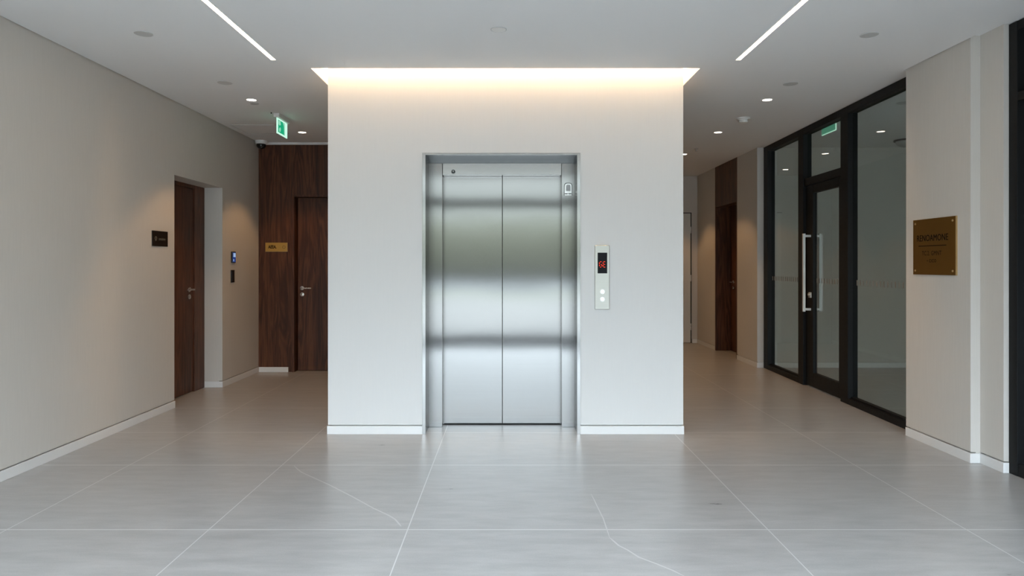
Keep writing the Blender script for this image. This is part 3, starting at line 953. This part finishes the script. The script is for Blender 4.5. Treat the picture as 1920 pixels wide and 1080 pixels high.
# ================================================================== CEILING FITTINGS
for name, x, lab in (('led_line_light', -1.768, 'long warm LED line light recessed in the ceiling left of the elevator'),
                     ('led_line_light', 1.716, 'long warm LED line light recessed in the ceiling right of the elevator')):
    t = thing(name, lab, 'ceiling light', (x, 2.8, HC), group='recessed LED line lights')
    m = MB()
    m.box(x - 0.021, x - 0.0165, 0.30, 5.125, HC - 0.003, HC)
    m.box(x + 0.0165, x + 0.021, 0.30, 5.125, HC - 0.003, HC)
    m.box(x - 0.021, x + 0.021, 5.12, 5.128, HC - 0.003, HC)
    m.build('channel', M['white'], t)
    m = MB(); m.box(x - 0.0165, x + 0.0165, 0.305, 5.12, HC - 0.0022, HC); m.build('diffuser', M['line'], t)

# cove light ring inside the slot
t = thing('cove_light', 'warm LED cove strip glowing in the ceiling slot around the elevator wall', 'ceiling light', (0, SY0 + 0.02, 3.03))
m = MB(); m.box(SX0 + 0.012, SX1 - 0.012, SY0 + 0.008, SY0 + 0.034, 3.024, 3.036); m.build('strip', M['cove'], t)
m = MB(); m.box(SX0 + 0.008, SX0 + 0.034, SY0 + 0.036, 6.13, 3.024, 3.036); m.build('strip', M['cove'], t)
m = MB(); m.box(SX1 - 0.034, SX1 - 0.008, SY0 + 0.036, 6.13, 3.024, 3.036); m.build('strip', M['cove'], t)

def downlight(x, y, lab, watts=SPOT_W):
    t = thing('downlight', lab, 'ceiling light', (x, y, HC), group='recessed ceiling downlights')
    m = MB(); m.lathe((x, y, HC), [(0.044, 0.0), (0.054, 0.0), (0.0535, -0.003), (0.044, -0.004), (0.0425, -0.002), (0.044, 0.0)]); m.build('trim_ring', M['white'], t)
    m = MB(); m.cyl((x, y, HC - 0.001), 0.0425, 0.002); m.build('lens', M['lens'], t)
    ld = bpy.data.lights.new('downlight_beam', 'SPOT')
    ld.energy = watts; ld.color = (1.0, 0.57, 0.25)
    ld.spot_size = R(92); ld.spot_blend = 0.35; ld.shadow_soft_size = 0.04
    lo = bpy.data.objects.new('beam', ld); COL.objects.link(lo)
    lo.parent = t; lo.location = (0, 0, -0.012)
    return t
downlight(-2.402, 6.358, 'lit downlight in the left ceiling in front of the exit sign')
downlight(-2.402, 7.915, 'lit downlight in the left ceiling between exit sign and wood wall')
downlight(2.402, 6.358, 'lit downlight in the right ceiling in front of the smoke detector')
downlight(2.420, 7.915, 'lit downlight in the right ceiling behind the smoke detector')
downlight(2.42, 9.48, 'downlight deep in the right corridor partly behind the white core wall')
downlight(2.42, 11.05, 'downlight at the far end of the right corridor by the white door')

def cover(x, y, r, lab, fm='grey'):
    t = thing('ceiling_cover', lab, 'ceiling cover', (x, y, HC), group='round ceiling cover plates')
    m = MB(); m.lathe((x, y, HC), [(r, 0.0), (r, -0.003), (r - 0.004, -0.005), (r - 0.006, -0.004)]); m.build('rim', M['grey'], t)
    m = MB(); m.cyl((x, y, HC - 0.002), r - 0.0055, 0.004); m.build('face', M[fm], t)
cover(-2.433, 4.541, 0.058, 'round grey cover on the ceiling, nearest one on the left')
cover(-2.402, 5.763, 0.060, 'round grey cover on the ceiling left of the cove corner')
cover(-0.070, 4.459, 0.053, 'round white cover on the ceiling centred above the elevator', 'white')
cover(2.405, 4.563, 0.058, 'round grey cover on the ceiling, nearest one on the right')
cover(2.387, 5.797, 0.060, 'round grey cover on the ceiling above the right corridor entry')
cover(-2.43, 6.51, 0.040, 'very small flush cover just behind the left front downlight')

t = thing('smoke_detector', 'white round smoke detector on the ceiling of the right corridor', 'smoke detector', (2.45, 7.15, HC))
m = MB(); m.lathe((2.45, 7.15, HC), [(0.070, 0.0), (0.070, -0.012), (0.064, -0.016), (0.0, -0.016)]); m.build('base', M['white'], t)
m = MB(); m.lathe((2.45, 7.15, HC - 0.016), [(0.050, 0.0), (0.050, -0.006), (0.044, -0.008), (0.044, -0.014), (0.048, -0.017), (0.044, -0.030), (0.030, -0.036), (0.0, -0.037)]); m.build('sensor_head', M['white'], t)

t = thing('sprinkler', 'tiny pendent sprinkler head on the ceiling deep in the right corridor', 'sprinkler', (2.47, 9.03, HC))
m = MB(); m.cyl((2.47, 9.03, HC - 0.003), 0.030, 0.006, bev=0.002); m.build('escutcheon', M['grey'], t)
m = MB(); m.cyl((2.47, 9.03, HC - 0.018), 0.006, 0.03); m.cyl((2.47, 9.03, HC - 0.034), 0.016, 0.003); m.build('sprinkler_head', M['grey'], t)

t = thing('dome_camera', 'dome security camera on the ceiling at the left wall corner', 'security camera', (-3.075, 8.46, HC))
m = MB(); m.lathe((-3.075, 8.46, HC), [(0.072, 0.0), (0.072, -0.030), (0.064, -0.042), (0.0, -0.042)]); m.build('base', M['white'], t)
m = MB(); m.lathe((-3.075, 8.46, HC - 0.042), [(0.056, 0.0)] + [(0.056 * math.cos(a), -0.015 - 0.045 * math.sin(a)) for a in [i * math.pi / 2 / 8 for i in range(9)]]); m.build('dome', M['blackplastic'], t)

t = thing('access_hatch', 'square flush access hatch in the ceiling beside the exit sign', 'access hatch', (-2.815, 7.735, HC))
hx0, hx1, hy0, hy1 = -3.06, -2.575, 7.49, 7.985
m = MB(); m.box(hx0 + 0.006, hx1 - 0.006, hy0 + 0.006, hy1 - 0.006, HC - 0.002, HC, 0.0008); m.build('hatch_panel', M['ceil'], t)
m = MB()
for q in ((hx0, hx1, hy0, hy0 + 0.005), (hx0, hx1, hy1 - 0.005, hy1), (hx0, hx0 + 0.005, hy0, hy1), (hx1 - 0.005, hx1, hy0, hy1)):
    m.box(*q, HC - 0.0035, HC)
m.build('hatch_frame', M['grey'], t)

# fittings on the ceiling of the room behind the glass
cover(3.74, 6.48, 0.060, 'round grey ceiling cover seen through the right glass pane')
t = thing('dome_fixture', 'dome ceiling fixture with dark rim seen through the right glass pane', 'ceiling fixture', (4.88, 8.40, HC))
m = MB(); m.lathe((4.88, 8.40, HC), [(0.135, 0.0), (0.135, -0.016), (0.120, -0.020), (0.0, -0.020)]); m.build('rim', M['blackplastic'], t)
m = MB(); m.lathe((4.88, 8.40, HC - 0.020), [(0.115, 0.0)] + [(0.115 * math.cos(q * math.pi / 16), -0.070 * math.sin(q * math.pi / 16)) for q in range(1, 9)]); m.build('bowl', M['grey'], t)
